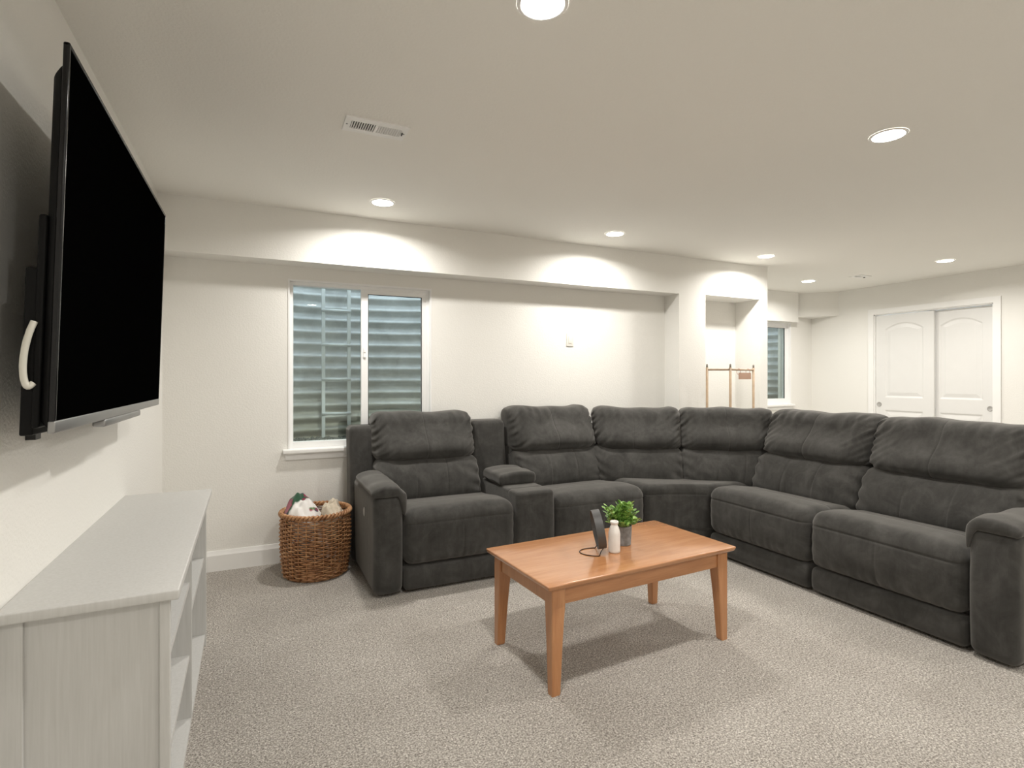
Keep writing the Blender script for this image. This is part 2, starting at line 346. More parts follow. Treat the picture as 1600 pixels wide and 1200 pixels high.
# ------------------------------------------------------------------ windows
def window(name, W, yw, label, slide=True):
    x0, x1, z0, z1 = W
    r = thing(name, label, 'window', (x0, yw, z0), kind='structure')
    fy0, fy1 = yw + .035, yw + .115
    f = MB()
    t = .035
    f.box(x0, x0 + t, fy0, fy1, z0, z1).box(x1 - t, x1, fy0, fy1, z0, z1).box(x0 + t, x1 - t, fy0, fy1, z1 - t, z1).box(x0 + t, x1 - t, fy0, fy1, z0, z0 + .045)
    wobj('window_frame', f, 'vinyl', r)
    # painted jamb liner of the opening
    j = MB(); e = .012
    j.box(x0, x0 + e, yw - .004, fy0, z0, z1).box(x1 - e, x1, yw - .004, fy0, z0, z1).box(x0 + e, x1 - e, yw - .004, fy0, z1 - e, z1)
    wobj('jamb', j, 'vinyl', r)
    xm = x0 + .52 * (x1 - x0)
    # fixed lite on the left with thin bead, sliding sash on the right in front of it
    b = MB(); q = .014; g0, g1 = x0 + t, xm - .012
    b.box(g0, g0 + q * .3, fy1 - .03, fy1 - .01, z0 + .045, z1 - t).box(g1 - q, g1 + .02, fy1 - .05, fy1 - .01, z0 + .045, z1 - t)
    wobj('meeting_stile', b, 'vinyl', r)
    wobj('pane', MB().box(g0, g1, fy1 - .026, fy1 - .022, z0 + .04, z1 - t + .005), 'glass', r)
    s = MB(); s0, s1, sz0, sz1 = xm - .032, x1 - t, z0 + .045, z1 - t; b2 = .032
    ya, yb_ = fy0 + .006, fy0 + .040
    s.box(s0, s0 + b2 + .018, ya, yb_, sz0, sz1).box(s1 - b2, s1, ya, yb_, sz0, sz1).box(s0 + b2 + .018, s1 - b2, ya, yb_, sz1 - b2, sz1).box(s0 + b2 + .018, s1 - b2, ya, yb_, sz0, sz0 + b2)
    sash = wobj('sash', s, 'vinyl', r)
    p = MB().box(s0 + b2, s1 - b2 + .004, ya + .015, ya + .019, sz0 + b2 - .005, sz1 - b2 + .005)
    wobj('pane', p, 'glass', r)
    g = MB(); a0, a1, c0, c1 = s0 + b2 + .018, s1 - b2, sz0 + b2, sz1 - b2; e2 = .004
    g.box(a0, a0 + e2, ya + .002, ya + .014, c0, c1).box(a1 - e2, a1, ya + .002, ya + .014, c0, c1).box(a0, a1, ya + .002, ya + .014, c1 - e2, c1)
    wobj('gasket', g, 'steel', r)
    l = MB().rbox((s0 + .014, ya - .012, z0 + .66), (s0 + .034, ya, z0 + .74), .004, (1, 1, 1), 2).rbox((s0 + .018, ya - .018, z0 + .70), (s0 + .03, ya - .008, z0 + .725), .003, (1, 1, 1), 2)
    wobj('latch', l, 'vinyl', r)
    sl = MB().rbox((x0 - .035, yw - .045, z0 - .028), (x1 + .035, yw + .04, z0 + .002), .006, (2, 2, 1), 2)
    wobj('window_sill', sl, 'trim', r, angle=40)
    ap = MB().rbox((x0 - .018, yw - .016, z0 - .075), (x1 + .018, yw, z0 - .028), .004, (2, 1, 1), 2)
    wobj('apron', ap, 'trim', r, angle=40)
    return r
window('window_1', W1, YB, 'white sliding window looking onto the ladder in its well')
window('window_2', W2, YF, 'narrow white window in the alcove beside the closet')
def well(cx, y0, hw, dep, z0, z1, label):
    mb = MB(); nA, nZ = 64, int((z1 - z0) / .009); V = []
    for iz in range(nZ + 1):
        z = z0 + (z1 - z0) * iz / nZ; off = .019 * math.sin(2 * PI * z / .108)
        for ia in range(nA + 1):
            a = PI * ia / nA; c, s = math.cos(a), math.sin(a); e = 2 / 2.7
            x = math.copysign(abs(c) ** e, c) * (hw + off); y = abs(s) ** e * (dep + off)
            V.append((cx + x, y0 + y, z))
    Fc = [(i * (nA + 1) + j, i * (nA + 1) + j + 1, (i + 1) * (nA + 1) + j + 1, (i + 1) * (nA + 1) + j) for i in range(nZ) for j in range(nA)]
    o = obj('window_well', mb.add(V, Fc), 'galv', None, smooth=True); tag(o, label, 'window well'); return o
well(0.79, YB + .2, .86, .74, .70, 2.75, 'corrugated galvanized steel well outside the sliding window')
well(6.05, YF + .2, .80, .60, .80, 2.75, 'corrugated galvanized steel well outside the alcove window')
def gravel(cx, y0, hw, dep, z, label, dens):
    mb = MB(); nA = 40
    poly = []
    for ia in range(nA + 1):
        a = PI * ia / nA; c, s = math.cos(a), math.sin(a); e = 2 / 2.7
        poly.append((cx + math.copysign(abs(c) ** e, c) * hw, y0 + abs(s) ** e * dep))
    mb.prism(poly, z - .08, z)
    rnd = random.Random(3)
    for _ in range(dens):
        x = cx + rnd.uniform(-.9, .9) * hw; y = y0 + rnd.uniform(.03, .9) * dep
        r = rnd.uniform(.010, .022); zz = z + .25 * r
        vs = [(x + r * rnd.uniform(.8, 1.2), y, zz), (x - r * rnd.uniform(.8, 1.2), y, zz), (x, y + r, zz), (x, y - r, zz), (x, y, zz + r * rnd.uniform(.5, 1)), (x, y, zz - r)]
        mb.add(vs, [(0, 2, 4), (2, 1, 4), (1, 3, 4), (3, 0, 4), (2, 0, 5), (1, 2, 5), (3, 1, 5), (0, 3, 5)])
    o = obj('gravel', mb, 'gravel', None); tag(o, label, 'gravel', kind='stuff')
gravel(0.79, YB + .2, .83, .71, .77, 'loose grey gravel at the bottom of the ladder well', 1500)
gravel(6.05, YF + .2, .77, .57, .87, 'loose grey gravel in the alcove window well', 500)
lad = thing('well_ladder', 'pale metal escape ladder fixed inside the window well', 'ladder', (0.65, 4.98, .772))
for xx in (0.53, 0.745):
    wobj('rail', MB().box(xx - .014, xx + .014, 4.965, 4.99, .772, 2.7), 'ladder', lad)
for k in range(6):
    z = .985 + .30 * k
    wobj('rung', MB().tube([(0.515, 4.962, z), (0.76, 4.962, z)], .013, 10), 'ladder', lad, smooth=True)

# ------------------------------------------------------------------ closet doors
cas = MB(); cw = .065
cas.box(XR - .016, XR, D0 - cw, D0, 0, DZ + cw).box(XR - .016, XR, D1, D1 + cw, 0, DZ + cw).box(XR - .016, XR, D0, D1, DZ, DZ + cw)
cas.box(XR, XR + .12, D0, D0 + .012, 0, DZ).box(XR, XR + .12, D1 - .012, D1, 0, DZ).box(XR, XR + .12, D0, D1, DZ - .012, DZ)
struct('trim_1', cas, 'trim', 'white casing framing the closet doors')
def door_leaf(name, ya, yb, xf, label, pull_y):
    r = thing(name, label, 'door', (xf, (ya + yb) / 2, 0.012), kind='structure')
    z0, z1 = .012, DZ - .018; wd = yb - ya
    ny, nz = 90, 260; ys = np.linspace(ya, yb, ny + 1); zs = np.linspace(z0, z1, nz + 1)
    Y, Z = np.meshgrid(ys, zs); s = (Y - ya) / wd
    def sd(u0, u1, b, t, arch):
        top = t - arch * (2 * (s - .5) / (u1 - u0)) ** 2
        return np.minimum(np.minimum((s - u0) * wd, (u1 - s) * wd), np.minimum(Z - b, (top - Z)))
    depth = np.zeros_like(Y)
    for b, t, ar in ((1.06, 1.965, .075), (.22, .90, 0.0)):
        d = sd(.17, .83, b, t, ar)
        depth = np.where(d > 0, np.maximum(depth, np.where(d < .014, .008 * d / .014, np.where(d < .022, .008, np.where(d < .060, .008 - .007 * (d - .022) / .038, .001)))), depth)
    mb = MB(); V = [(xf + dp, y, z) for y, z, dp in zip(Y.ravel(), Z.ravel(), depth.ravel())]
    q = ny + 1
    Fc = [(i * q + j, (i + 1) * q + j, (i + 1) * q + j + 1, i * q + j + 1) for i in range(nz) for j in range(ny)]
    mb.add(V, Fc); mb.box(xf + .010, xf + .034, ya, yb, z0, z1)
    for (a, b, c, d) in ((ya, ya, z0, z1), (yb, yb, z0, z1)): mb.add([(xf, a, c), (xf + .010, a, c), (xf + .010, a, d), (xf, a, d)], [(0, 1, 2, 3)])
    mb.add([(xf, ya, z1), (xf + .01, ya, z1), (xf + .01, yb, z1), (xf, yb, z1)], [(0, 1, 2, 3)])
    wobj('door_panel', mb, 'door', r)
    pl = MB().lathe([(.028, 0), (.028, .004), (.023, .005), (.020, .002), (.001, .0015)], 24)
    pl.xf(lambda p: (xf - p[2], pull_y + p[0], .97 + p[1]))
    tag(wobj('finger_pull', pl, 'satin', r, smooth=True), 'round brushed metal finger pull')
mid = (D0 + D1) / 2
door_leaf('door_1', mid - .045, D1 - .014, XR + .012, 'white arched-panel closet door with its pull beside the alcove', D1 - .055)
door_leaf('door_2', D0 + .014, mid + .02, XR + .056, 'white arched-panel closet door sliding behind its neighbour', D0 + .055)

# ------------------------------------------------------------------ ceiling lights and vents
def ceiling_light(x, y, label, where=None):
    sfx = '' if where is None else '_%s_offscreen' % where       # beyond the frame: the next lamps of the same grid
    r = thing('ceiling_light' + sfx, label, 'light', (x, y, H), group='recessed ceiling lights')
    obj('trim_ring', MB().lathe([(.066, -.0005), (.066, -.005), (.070, -.006), (.078, -.003), (.079, -.0005)], 40, cap=False), 'vent', r, smooth=True)
    obj('lens', MB().lathe([(.067, -.001), (.066, -.005), (.055, -.0075), (.040, -.009), (.020, -.0098), (.001, -.010)], 40), 'lens', r, smooth=True).name = 'lens' + sfx
    ld = bpy.data.lights.new('lamp', 'AREA'); ld.shape = 'DISK'; ld.size = .12; ld.energy = LAMP_W; ld.color = (1.0, 0.968, 0.915); ld.spread = math.radians(BEAM)
    lo = bpy.data.objects.new('lamp' + sfx, ld); COL.objects.link(lo); lo.parent = r; lo.location = (0, 0, -.013)
ceiling_light(.79, 1.46, 'round lit ceiling downlight nearest the television')
ceiling_light(2.69, 1.56, 'round lit ceiling downlight over the right-hand sofa seats')
ceiling_light(.745, 3.56, 'round lit ceiling downlight in front of the sliding window')
ceiling_light(2.57, 3.55, 'round lit ceiling downlight over the bend of the sofa')
ceiling_light(4.33, 3.60, 'round lit ceiling downlight in front of the niche column')
ceiling_light(5.90, 4.32, 'small-looking lit downlight in front of the alcove window')
ceiling_light(6.08, 3.00, 'round lit downlight nearest the closet doors')
ceiling_light(4.70, 1.60, 'round lit downlight behind the sofa back, level with its end arm', 'sofa_back')
ceiling_light(.79, -.52, 'round lit downlight by the rear wall on the television side', 'television_side')
ceiling_light(2.69, -.52, 'round lit downlight midway along the row by the rear wall', 'rear_wall')
ceiling_light(4.70, -.52, 'round lit downlight in the rear row on the closet side', 'closet_side')
def vent(x0, x1, y0, y1, label, nsl=10):
    r = thing('ceiling_vent', label, 'vent', ((x0 + x1) / 2, (y0 + y1) / 2, H))
    cx, cy = (x0 + x1) / 2, (y0 + y1) / 2; hx, hy = (x1 - x0) / 2, (y1 - y0) / 2
    ix, iy = hx - .028, hy - .036
    f = MB().box(-hx, hx, -hy, -iy, -.006, 0).box(-hx, hx, iy, hy, -.006, 0).box(-hx, -ix, -iy, iy, -.006, 0).box(ix, hx, -iy, iy, -.006, 0).box(-.006, .006, -iy, iy, -.006, 0)
    obj('frame', f, 'vent', r)
    dx, dy, e = hx - .026, hy - .034, .002
    obj('duct', MB().box(-dx, -dx + e, -dy, dy, 0, .40).box(dx - e, dx, -dy, dy, 0, .40).box(-dx, dx, -dy, -dy + e, 0, .40).box(-dx, dx, dy - e, dy, 0, .40).box(-dx, dx, -dy, dy, .40, .402), 'duct', r)
    for side in (-1, 1):
        for k in range(nsl):
            xc = side * (.008 + (ix - .008) * (k + .5) / nsl)
            tw = .0014; sl = -.0034 * side
            mb = MB().add([(xc - tw - sl * .5, -iy, -.0062), (xc + tw - sl * .5, -iy, -.0062), (xc + tw + sl, -iy, -.0014), (xc - tw + sl, -iy, -.0014),
                           (xc - tw - sl * .5, iy, -.0062), (xc + tw - sl * .5, iy, -.0062), (xc + tw + sl, iy, -.0014), (xc - tw + sl, iy, -.0014)],
                          [(0, 1, 2, 3), (7, 6, 5, 4), (0, 4, 5, 1), (1, 5, 6, 2), (2, 6, 7, 3), (3, 7, 4, 0)])
            obj('louver', mb, 'vent', r)
    obj('lever', MB().box(ix + .004, ix + .009, -.012, .008, -.013, -.006), 'steel', r)
    for sx in (-1, 1): obj('screw', MB().lathe([(.004, 0), (.004, -.0022), (.001, -.003)], 10, (sx * (hx - .012), 0, -.006)), 'silver', r)
vent(*VENTS[0], 'white louvered ceiling register near the television')
vent(*VENTS[1], 'small white ceiling register near the closet', 6)

# switch plate on the window wall
sw = thing('wall_switch', 'small cream switch plate on the wall beside the niche', 'switch', (2.525, YB, 1.635))
obj('plate', MB().rbox((-.036, -.007, -.058), (.036, 0, .058), .003, (1, 1, 1), 2), 'white_plastic', sw, angle=40)
obj('rocker', MB().rbox((-.017, -.0105, -.033), (.017, -.006, .033), .002, (1, 1, 1), 2), 'white_plastic', sw, angle=40)

# ------------------------------------------------------------------ sectional sofa
sofa = thing('sectional_sofa', 'large charcoal suede reclining sectional bent around the coffee table', 'sofa', (2.0, 3.6, 0))
def smooth_noise(P, k, seed):
    r = np.random.RandomState(seed); o = np.zeros(len(P))
    for _ in range(6):
        d = r.normal(size=3); d /= np.linalg.norm(d); o += np.sin(P @ d * k * r.uniform(.6, 1.5) + r.uniform(0, 6.28))
    return o / 6
def sstep(x, a, b): t = np.clip((x - a) / (b - a), 0, 1); return t * t * (3 - 2 * t)
def frame_left(u0): return lambda P: np.stack([u0 + P[:, 0], 3.22 + P[:, 1], P[:, 2]], 1)
def frame_right(u0): return lambda P: np.stack([3.03 + P[:, 1], u0 - P[:, 0], P[:, 2]], 1)
def frame_dir(o, ang):
    c, s = math.cos(ang), math.sin(ang)
    return lambda P: np.stack([o[0] + c * P[:, 0] - s * P[:, 1], o[1] + s * P[:, 0] + c * P[:, 1], P[:, 2]], 1)
def cl(c, w=.0055): return [c - 2 * w, c - w, c, c + w, c + 2 * w]
def sofa_part(name, lo, hi, r, n, T, deform, extra=((), (), ()), k=4, label=None):
    V, Fc = rbox(lo, hi, r, n, k, extra); V = deform(V) if deform else V
    o = wobj(name, MB().add(T(V), Fc), 'suede', sofa, smooth=True)
    if label: o['label'] = label
    return o
SEED = [11]
def squeeze(P, W, z=.07, f=.5):
    P = P.copy(); d = W / 2 - np.abs(P[:, 0] - W / 2) + .01; h = W / 2 + .01
    d2 = np.where(d < z, d * f, z * f + (d - z) * (h - z * f) / (h - z)); P[:, 0] = W / 2 + np.sign(P[:, 0] - W / 2) * (h - d2); return P
def seat_cushion(W, T):
    SEED[0] += 1; sd = SEED[0]
    def df(P):
        u, v, w_ = P[:, 0].copy(), P[:, 1].copy(), P[:, 2].copy(); s = 2 * u / W - 1; edge = 1 - np.abs(s) ** 5
        top = sstep(w_, .36, .49); frt = 1 - sstep(v, -.02, .10)
        w_ += top * (.022 * edge * np.exp(-((v - .10) / .22) ** 2) - .024 * sstep(v, .12, .5))
        v -= frt * .024 * edge * np.sin(np.clip((P[:, 2] - .165) / .325, 0, 1) * PI)
        v += frt * .006 * np.exp(-((P[:, 2] - .415) / .005) ** 2)
        w_ -= top * .005 * np.exp(-((P[:, 1] - .235) / .007) ** 2) * edge
        v += frt * .003 * np.exp(-(s / .012) ** 2) * (1 - sstep(P[:, 2], .38, .41))
        pk = np.exp(-((P[:, 2] - .19) / .05) ** 2) * frt
        v += pk * .004 * np.sin(u * 95 + 2 * np.sin(u * 17 + sd))
        se = np.exp(-(1 - np.abs(s)) / .07) * frt
        v += se * .005 * np.sin(P[:, 2] * 85 + 1.7 * np.sin(u * 30 + sd))
        nz = smooth_noise(P, 11, sd) * .005
        return np.stack([u, v + frt * nz, w_ + top * nz], 1)
    sofa_part('seat_cushion', (.002, -.02, .165), (W - .002, .66, .49), .065, (46, 24, 16), T, df, ((W / 2 - .009, W / 2 - .004, W / 2, W / 2 + .004, W / 2 + .009), cl(.235, .006), cl(.415, .0045)), 5)
def footrest(W, T):
    def df(P):
        P = P.copy(); nz = smooth_noise(P, 14, 5) * .004; f = 1 - sstep(P[:, 1], 0, .05); P[:, 1] += f * nz; P[:, 1] -= f * .012 * np.sin(np.clip((P[:, 2] - .02) / .14, 0, 1) * PI); return P
    sofa_part('footrest_panel', (.006, 0, .015), (W - .006, .12, .163), .028, (24, 3, 6), T, df)
def lumbar(W, T, taper=(0, 0), vofs=0.0):
    SEED[0] += 1; sd = SEED[0]
    def df(P):
        P = squeeze(P, W); u, v, w_ = P.T.copy(); s = 2 * u / W - 1; edge = 1 - np.abs(s) ** 6; h = (w_ - .43) / .31
        frt = 1 - sstep(v, .36, .46)
        v -= frt * .048 * edge * np.sin(np.clip(h, 0, 1) * PI)
        for c in (-.30, .30):
            v += frt * .0055 * np.exp(-((s - c - .05 * (h - .5)) / .012) ** 2)
        se = np.exp(-(1 - np.abs(s)) / .14) * frt
        v += se * .012 * np.sin(w_ * 75 + np.sign(s) * 14 * np.abs(s) + sd)
        tp = sstep(h, .7, 1.0); w_ += tp * (.008 * np.sin(u * 23 + sd) * edge - .025 * np.abs(s) ** 8)
        v += (w_ - .44) * .40 + .09 + frt * smooth_noise(P, 13, sd) * .006 + vofs
        u = u + taper[0] * np.where(s < 0, -s, 0) * (1 - h) - taper[1] * np.where(s > 0, s, 0) * (1 - h)
        return np.stack([u, v, w_], 1)
    ex = [W / 2 + W / 2 * c + d for c in (-.30, .30) for d in (-.012, -.007, -.003, .003, .007, .012)]
    sofa_part('lumbar_cushion', (-.002, .36, .43), (W + .002, .58, .735), .065, (44, 8, 22), T, df, (ex, (), ()), 5)
def headrest(W, T, taper=(0, 0), vofs=0.0, lift=0.0):
    SEED[0] += 1; sd = SEED[0]; rr = np.random.RandomState(sd); ph = rr.uniform(0, 6, 6)
    def df(P):
        P = squeeze(P, W); u, v, w_ = P.T.copy(); s = 2 * u / W - 1; edge = 1 - np.abs(s) ** 6; h = np.clip((w_ - .70) / .345, 0, 1)
        frt = 1 - sstep(v, .43, .56)
        v -= frt * (.080 * edge * np.exp(-((h - .28) / .28) ** 2) + .018 * edge)
        v += frt * .004 * np.exp(-((s + .03) / .010) ** 2)
        a = np.abs(s); se = np.exp(-(1 - a) / .16)
        v += frt * se * .015 * np.sin(w_ * 70 + np.sign(s) * (1 - a) * 26 + ph[0]) * (0.5 + .5 * np.sin(w_ * 23 + ph[1] + np.sign(s)))
        v += frt * se * .009 * np.sin(w_ * 130 + np.sign(s) * (1 - a) * 40 + ph[2])
        tp = sstep(h, .62, 1.0)
        w_ += tp * ((.006 * np.sin(u * 9 + ph[3]) + .004 * np.sin(u * 21 + ph[4])) * edge + .006 * np.exp(-((a - .80) / .14) ** 2) - .020 * a ** 10)
        v += tp * .007 * np.sin(u * 62 + 3 * np.sin(u * 11 + ph[5])) * frt
        bt = 1 - sstep(h, 0, .25); w_ += bt * .03 * a ** 8
        v += (P[:, 2] - .70) * .30 + .165 + frt * smooth_noise(P, 12, sd) * .008 + vofs
        u = u + taper[0] * np.where(s < 0, -s, 0) * (1 - h) - taper[1] * np.where(s > 0, s, 0) * (1 - h)
        return np.stack([u, v, w_ + lift * h], 1)
    sofa_part('head_cushion', (-.010, .43, .70), (W + .010, .64, 1.045), .070, (54, 8, 28), T, df, ([W / 2 * (.97 + d) for d in (-.014, -.007, 0, .007, .014)], (), ()), 5)
def shell(W, T, top=.97, name='back_shell', ext=(0, 0)):
    def df(P):
        P = P.copy(); P[:, 1] += (P[:, 2] - .05) * .12 - .05; return P
    sofa_part(name, (-ext[0], .67, .03), (W + ext[1], .86, top), .035, (6, 3, 8), T, df)
def carcass(W, T):
    sofa_part('base', (.02, .06, .03), (W - .02, .68, .30), .02, (3, 3, 2), T, None)
def seat_unit(W, T, lift=0.0, ext=(0, 0), stop=.97, vofs=0.0, TB=None):
    carcass(W, T); footrest(W, T); seat_cushion(W, T); lumbar(W, TB or T, vofs=vofs); headrest(W, TB or T, vofs=vofs, lift=lift); shell(W, T, stop, ext=ext)
def arm(T, W, inner):
    """inner=+1: the seat lies on the +u side"""
    sofa_part('arm', (0, -.012, .012), (W, .76, .605), .045, (6, 16, 14), T, lambda P: np.stack([P[:, 0], P[:, 1] - .012 * np.sin(np.clip(P[:, 2] / .6, 0, 1) * PI) * (P[:, 1] < .03), P[:, 2]], 1), k=5)
    # padded top that rolls down over the seat side
    def df(P):
        u, v, w_ = P.T.copy(); q = u / W if inner > 0 else 1 - u / W       # 0 outer .. 1 inner
        w_ += .020 * (1 - (2 * np.clip(q, 0, 1) - 1) ** 2) * sstep(w_, .60, .64)
        roll = sstep(q, .80, 1.08); low = 1 - sstep(P[:, 2], .597, .640)
        w_ -= roll * (.10 * low + .030) * (1 - .55 * sstep(v, .15, .45))
        fr = 1 - sstep(v, -.02, .06); w_ -= fr * .006 * (1 - roll)
        w_ += .004 * np.sin(v * 25) * sstep(P[:, 2], .62, .64)
        return np.stack([u, v, w_], 1)
    a, b = (-.012, W + .022) if inner > 0 else (-.008, W + .012)
    sofa_part('arm_pad', (a, -.026, .598), (b, .56, .646), .022, (16, 18, 2), T, df, k=4)
AW = .175
T0 = frame_left(.62); arm(T0, AW, 1)
ua = .62 + AW + .004
seat_unit(.742, frame_left(ua), ext=(.205, -.04), stop=.955, vofs=.0, TB=frame_left(ua - .045))
btn = MB().lathe([(.017, 0), (.017, .003), (.014, .005), (.001, .0055)], 20).xf(lambda p: (.619 - p[2], 3.50 + p[0] * 1.2, .455 + p[1] * 1.7))
tag(wobj('power_button', btn, 'satin', sofa, smooth=True), 'round metal recline button on the arm')
# console
CX0, CX1 = ua + .746, ua + .746 + .285
CW = CX1 - CX0; TC = frame_left(CX0)
sofa_part('console', (0, -.012, .012), (CW, .62, .545), .028, (8, 14, 12), TC, lambda P: np.stack([P[:, 0], P[:, 1] - .012 * np.sin(np.clip(P[:, 2] / .55, 0, 1) * PI) * (P[:, 1] < .02), P[:, 2] - .006 * np.exp(-((P[:, 1] - .13) / .006) ** 2) * (P[:, 2] > .5)], 1), ((), cl(.13, .005), ()))
def lid_df(P):
    P = P.copy(); q = 2 * P[:, 0] / CW - 1; P[:, 2] += .016 * (1 - q ** 2) * sstep(P[:, 2], .58, .62) + .003 * np.sin(P[:, 1] * 40); return P
sofa_part('console_lid', (-.012, .23, .548), (CW - .010, .56, .622), .026, (10, 10, 2), TC, lid_df)
shell(CW, frame_left(CX0 - .035), .965, name='console_back')
# middle seat on the window side
u2 = CX1 + .004; W2S = 2.60 - u2
seat_unit(W2S, frame_left(u2), lift=.015, vofs=.03)
# corner wedge
def quad_frame(q):
    a, b, c, d = [np.array(p) for p in q]      # front-left, front-right, back-right, back-left
    def T(P):
        u = P[:, 0:1]; v = P[:, 1:2]
        xy = (1 - u) * (1 - v) * a + u * (1 - v) * b + u * v * c + (1 - u) * v * d
        return np.concatenate([xy, P[:, 2:3]], 1)
    return T
def unit_part(name, q, z0, z1, r, n, fn=None, extra=((), (), ()), ld=.5):
    V, Fc = rbox((0, 0, z0), (ld, ld, z1), r, n, 4, extra)
    if fn: V = fn(V)
    V[:, 0:2] /= ld
    return wobj(name, MB().add(quad_frame(q)(V), Fc), 'suede', sofa, smooth=True)
def wedge_df(P):
    P = P.copy(); s = P[:, 0] / .25 - 1; f = 1 - sstep(P[:, 1], 0, .08); z = P[:, 2].copy()
    P[:, 1] += f * .03 * (1 - s ** 2) * 1.0
    P[:, 1] += f * .006 * np.exp(-((z - .43) / .005) ** 2) + f * .004 * np.exp(-(s / .02) ** 2) * (z < .43)
    P[:, 2] += sstep(z, .4, .5) * (.012 * np.exp(-((P[:, 1] - .1) / .15) ** 2))
    return P
unit_part('corner_seat', [(2.606, 3.205), (3.035, 3.022), (3.66, 3.022), (2.606, 3.86)], .16, .495, .045, (24, 16, 14), wedge_df, (cl(.25, .005), (), cl(.43, .0045)))
unit_part('corner_base', [(2.61, 3.27), (3.06, 3.03), (3.66, 3.03), (2.61, 3.86)], .012, .17, .02, (6, 4, 3))
wobj('corner_shell', MB().rbox((0, 0, .03), (1, 1, .90), .03, (4, 4, 6), 3, ((), (), ()), quad_frame([(2.61, 3.93), (3.76, 3.02), (3.96, 3.03), (2.62, 4.12)])), 'suede', sofa, smooth=True)
A = Vector((2.50, 3.80)); B = Vector((3.70, 2.94)); dv = B - A; ang = math.atan2(dv.y, dv.x); Lw = dv.length / 2
off = Vector((-dv.y, dv.x)).normalized()
for i in range(2):
    p = A + dv * (.5 * i) - off * .535
    T = frame_dir((p.x, p.y), ang)
    headrest(Lw, T, (.06, 0.0) if i == 0 else (0.0, .08), 0.0, .0)
    lumbar(Lw, T, (.09, .0) if i == 0 else (0.0, .11), .0)
# right-hand run
WR = .803
seat_unit(WR, frame_right(3.016), lift=.005, vofs=-.045)
seat_unit(WR, frame_right(3.016 - WR - .004), ext=(0, .19), vofs=-.045)
arm(frame_right(3.016 - 2 * WR - .010), .19, -1)

# ------------------------------------------------------------------ coffee table
TH_, TL, TWD = .462, 1.105, .575
ct = thing('coffee_table', 'orange-brown wooden coffee table with tapered legs', 'table', (1.590, 2.222, 0), math.radians(3.4))
hx, hy = TL / 2, TWD / 2
def top_fn(P):
    P = P.copy(); c = np.clip((TH_ - P[:, 2]) / .026, 0, 1); k = 1 - .030 * c ** 1.5
    P[:, 0] *= 1 - (1 - k) * .6; P[:, 1] *= k; return P
obj('table_top', MB().rbox((-hx, -hy, TH_ - .024), (hx, hy, TH_), .007, (4, 4, 1), 3, fn=top_fn), 'wood_top', ct, angle=35)
lx, ly, la = hx - .065, hy - .055, .030
for sx in (-1, 1):
    for sy in (-1, 1):
        # square post at the apron, tapering on its inner faces below
        prof = [(0.0, .58), (.005, .63), (.012, .64), (.19, .80), (.30, .93), (.345, .985), (.364, 1.0), (TH_ - .024, 1.0)]
        V = []
        for z, t in prof:
            wv = .060 * t
            ox, oy = sx * (lx + .030), sy * (ly + .030); ixx, iyy = ox - sx * (wv + .004), oy - sy * wv
            if t >= .98: ixx -= sx * .002
            ch = .004
            V += [(ox, oy - sy * ch, z), (ox - sx * ch, oy, z), (ixx + sx * ch, oy, z), (ixx, oy - sy * ch, z), (ixx, iyy + sy * ch, z), (ixx + sx * ch, iyy, z), (ox - sx * ch, iyy, z), (ox, iyy + sy * ch, z)]
        n = 8; Fc = [(i * n + j, i * n + (j + 1) % n, (i + 1) * n + (j + 1) % n, (i + 1) * n + j) for i in range(len(prof) - 1) for j in range(n)]
        Fc += [tuple(range(n)), tuple(range((len(prof) - 1) * n, len(prof) * n))]
        if sx * sy > 0: Fc = [f[::-1] for f in Fc]
        obj('leg', MB().add(V, Fc), 'wood_leg', ct, angle=30)
for sy in (-1, 1):
    ya = sy * (ly + .020); obj('apron', MB().rbox((-lx + .03, min(ya, ya - sy * .018), TH_ - .098), (lx - .03, max(ya, ya - sy * .018), TH_ - .0245), .002, (2, 1, 1), 1), 'wood_apron', ct)
for sx in (-1, 1):
    xa = sx * (lx + .020); obj('apron', MB().rbox((min(xa, xa - sx * .018), -ly + .03, TH_ - .098), (max(xa, xa - sx * .018), ly - .03, TH_ - .0245), .002, (1, 2, 1), 1), 'wood_leg', ct)

# things on the table ------------------------------------------------
def on_top(x, y): return (x, y, TH_)
bt = thing('milk_bottle', 'small white ceramic milk bottle on the coffee table', 'bottle', on_top(1.557, 2.155))
obj('body', MB().lathe([(.001, .001), (.024, .0), (.0275, .004), (.028, .012), (.028, .090), (.0265, .102), (.020, .122), (.0165, .130), (.0160, .136), (.0195, .139), (.0205, .144), (.0195, .149), (.0165, .1505), (.0140, .148), (.0135, .120), (.001, .110)], 40, cap=False), 'ceramic', bt, smooth=True)
wd = MB()
for i, (zz, hh) in enumerate(((.060, .004), (.067, .006), (.075, .003), (.081, .005), (.088, .004))):
    a0 = -.42
    for k in range(2):
        a = a0 + .09 * k; r = .0283
        wd.add([(r * math.cos(a), r * math.sin(a), zz), (r * math.cos(a + .05), r * math.sin(a + .05), zz), (r * math.cos(a + .05), r * math.sin(a + .05), zz + hh), (r * math.cos(a), r * math.sin(a), zz + hh)], [(0, 1, 2, 3)])
lt = obj('print', wd, 'ink', bt); lt['label'] = 'tiny dark upright print'
pt = thing('potted_plant', 'leafy green plant in a small grey concrete pot', 'plant', on_top(1.672, 2.240))
obj('pot', MB().lathe([(.001, .001), (.036, .0), (.0385, .003), (.0435, .092), (.0435, .096), (.0385, .096), (.0365, .080), (.001, .078)], 40, cap=False), 'concrete', pt, smooth=False, angle=35)
obj('soil', MB().lathe([(.037, .080), (.037, .083), (.001, .088)], 24), 'soil', pt)
fol = MB(); stm = MB(); rnd = random.Random(21)
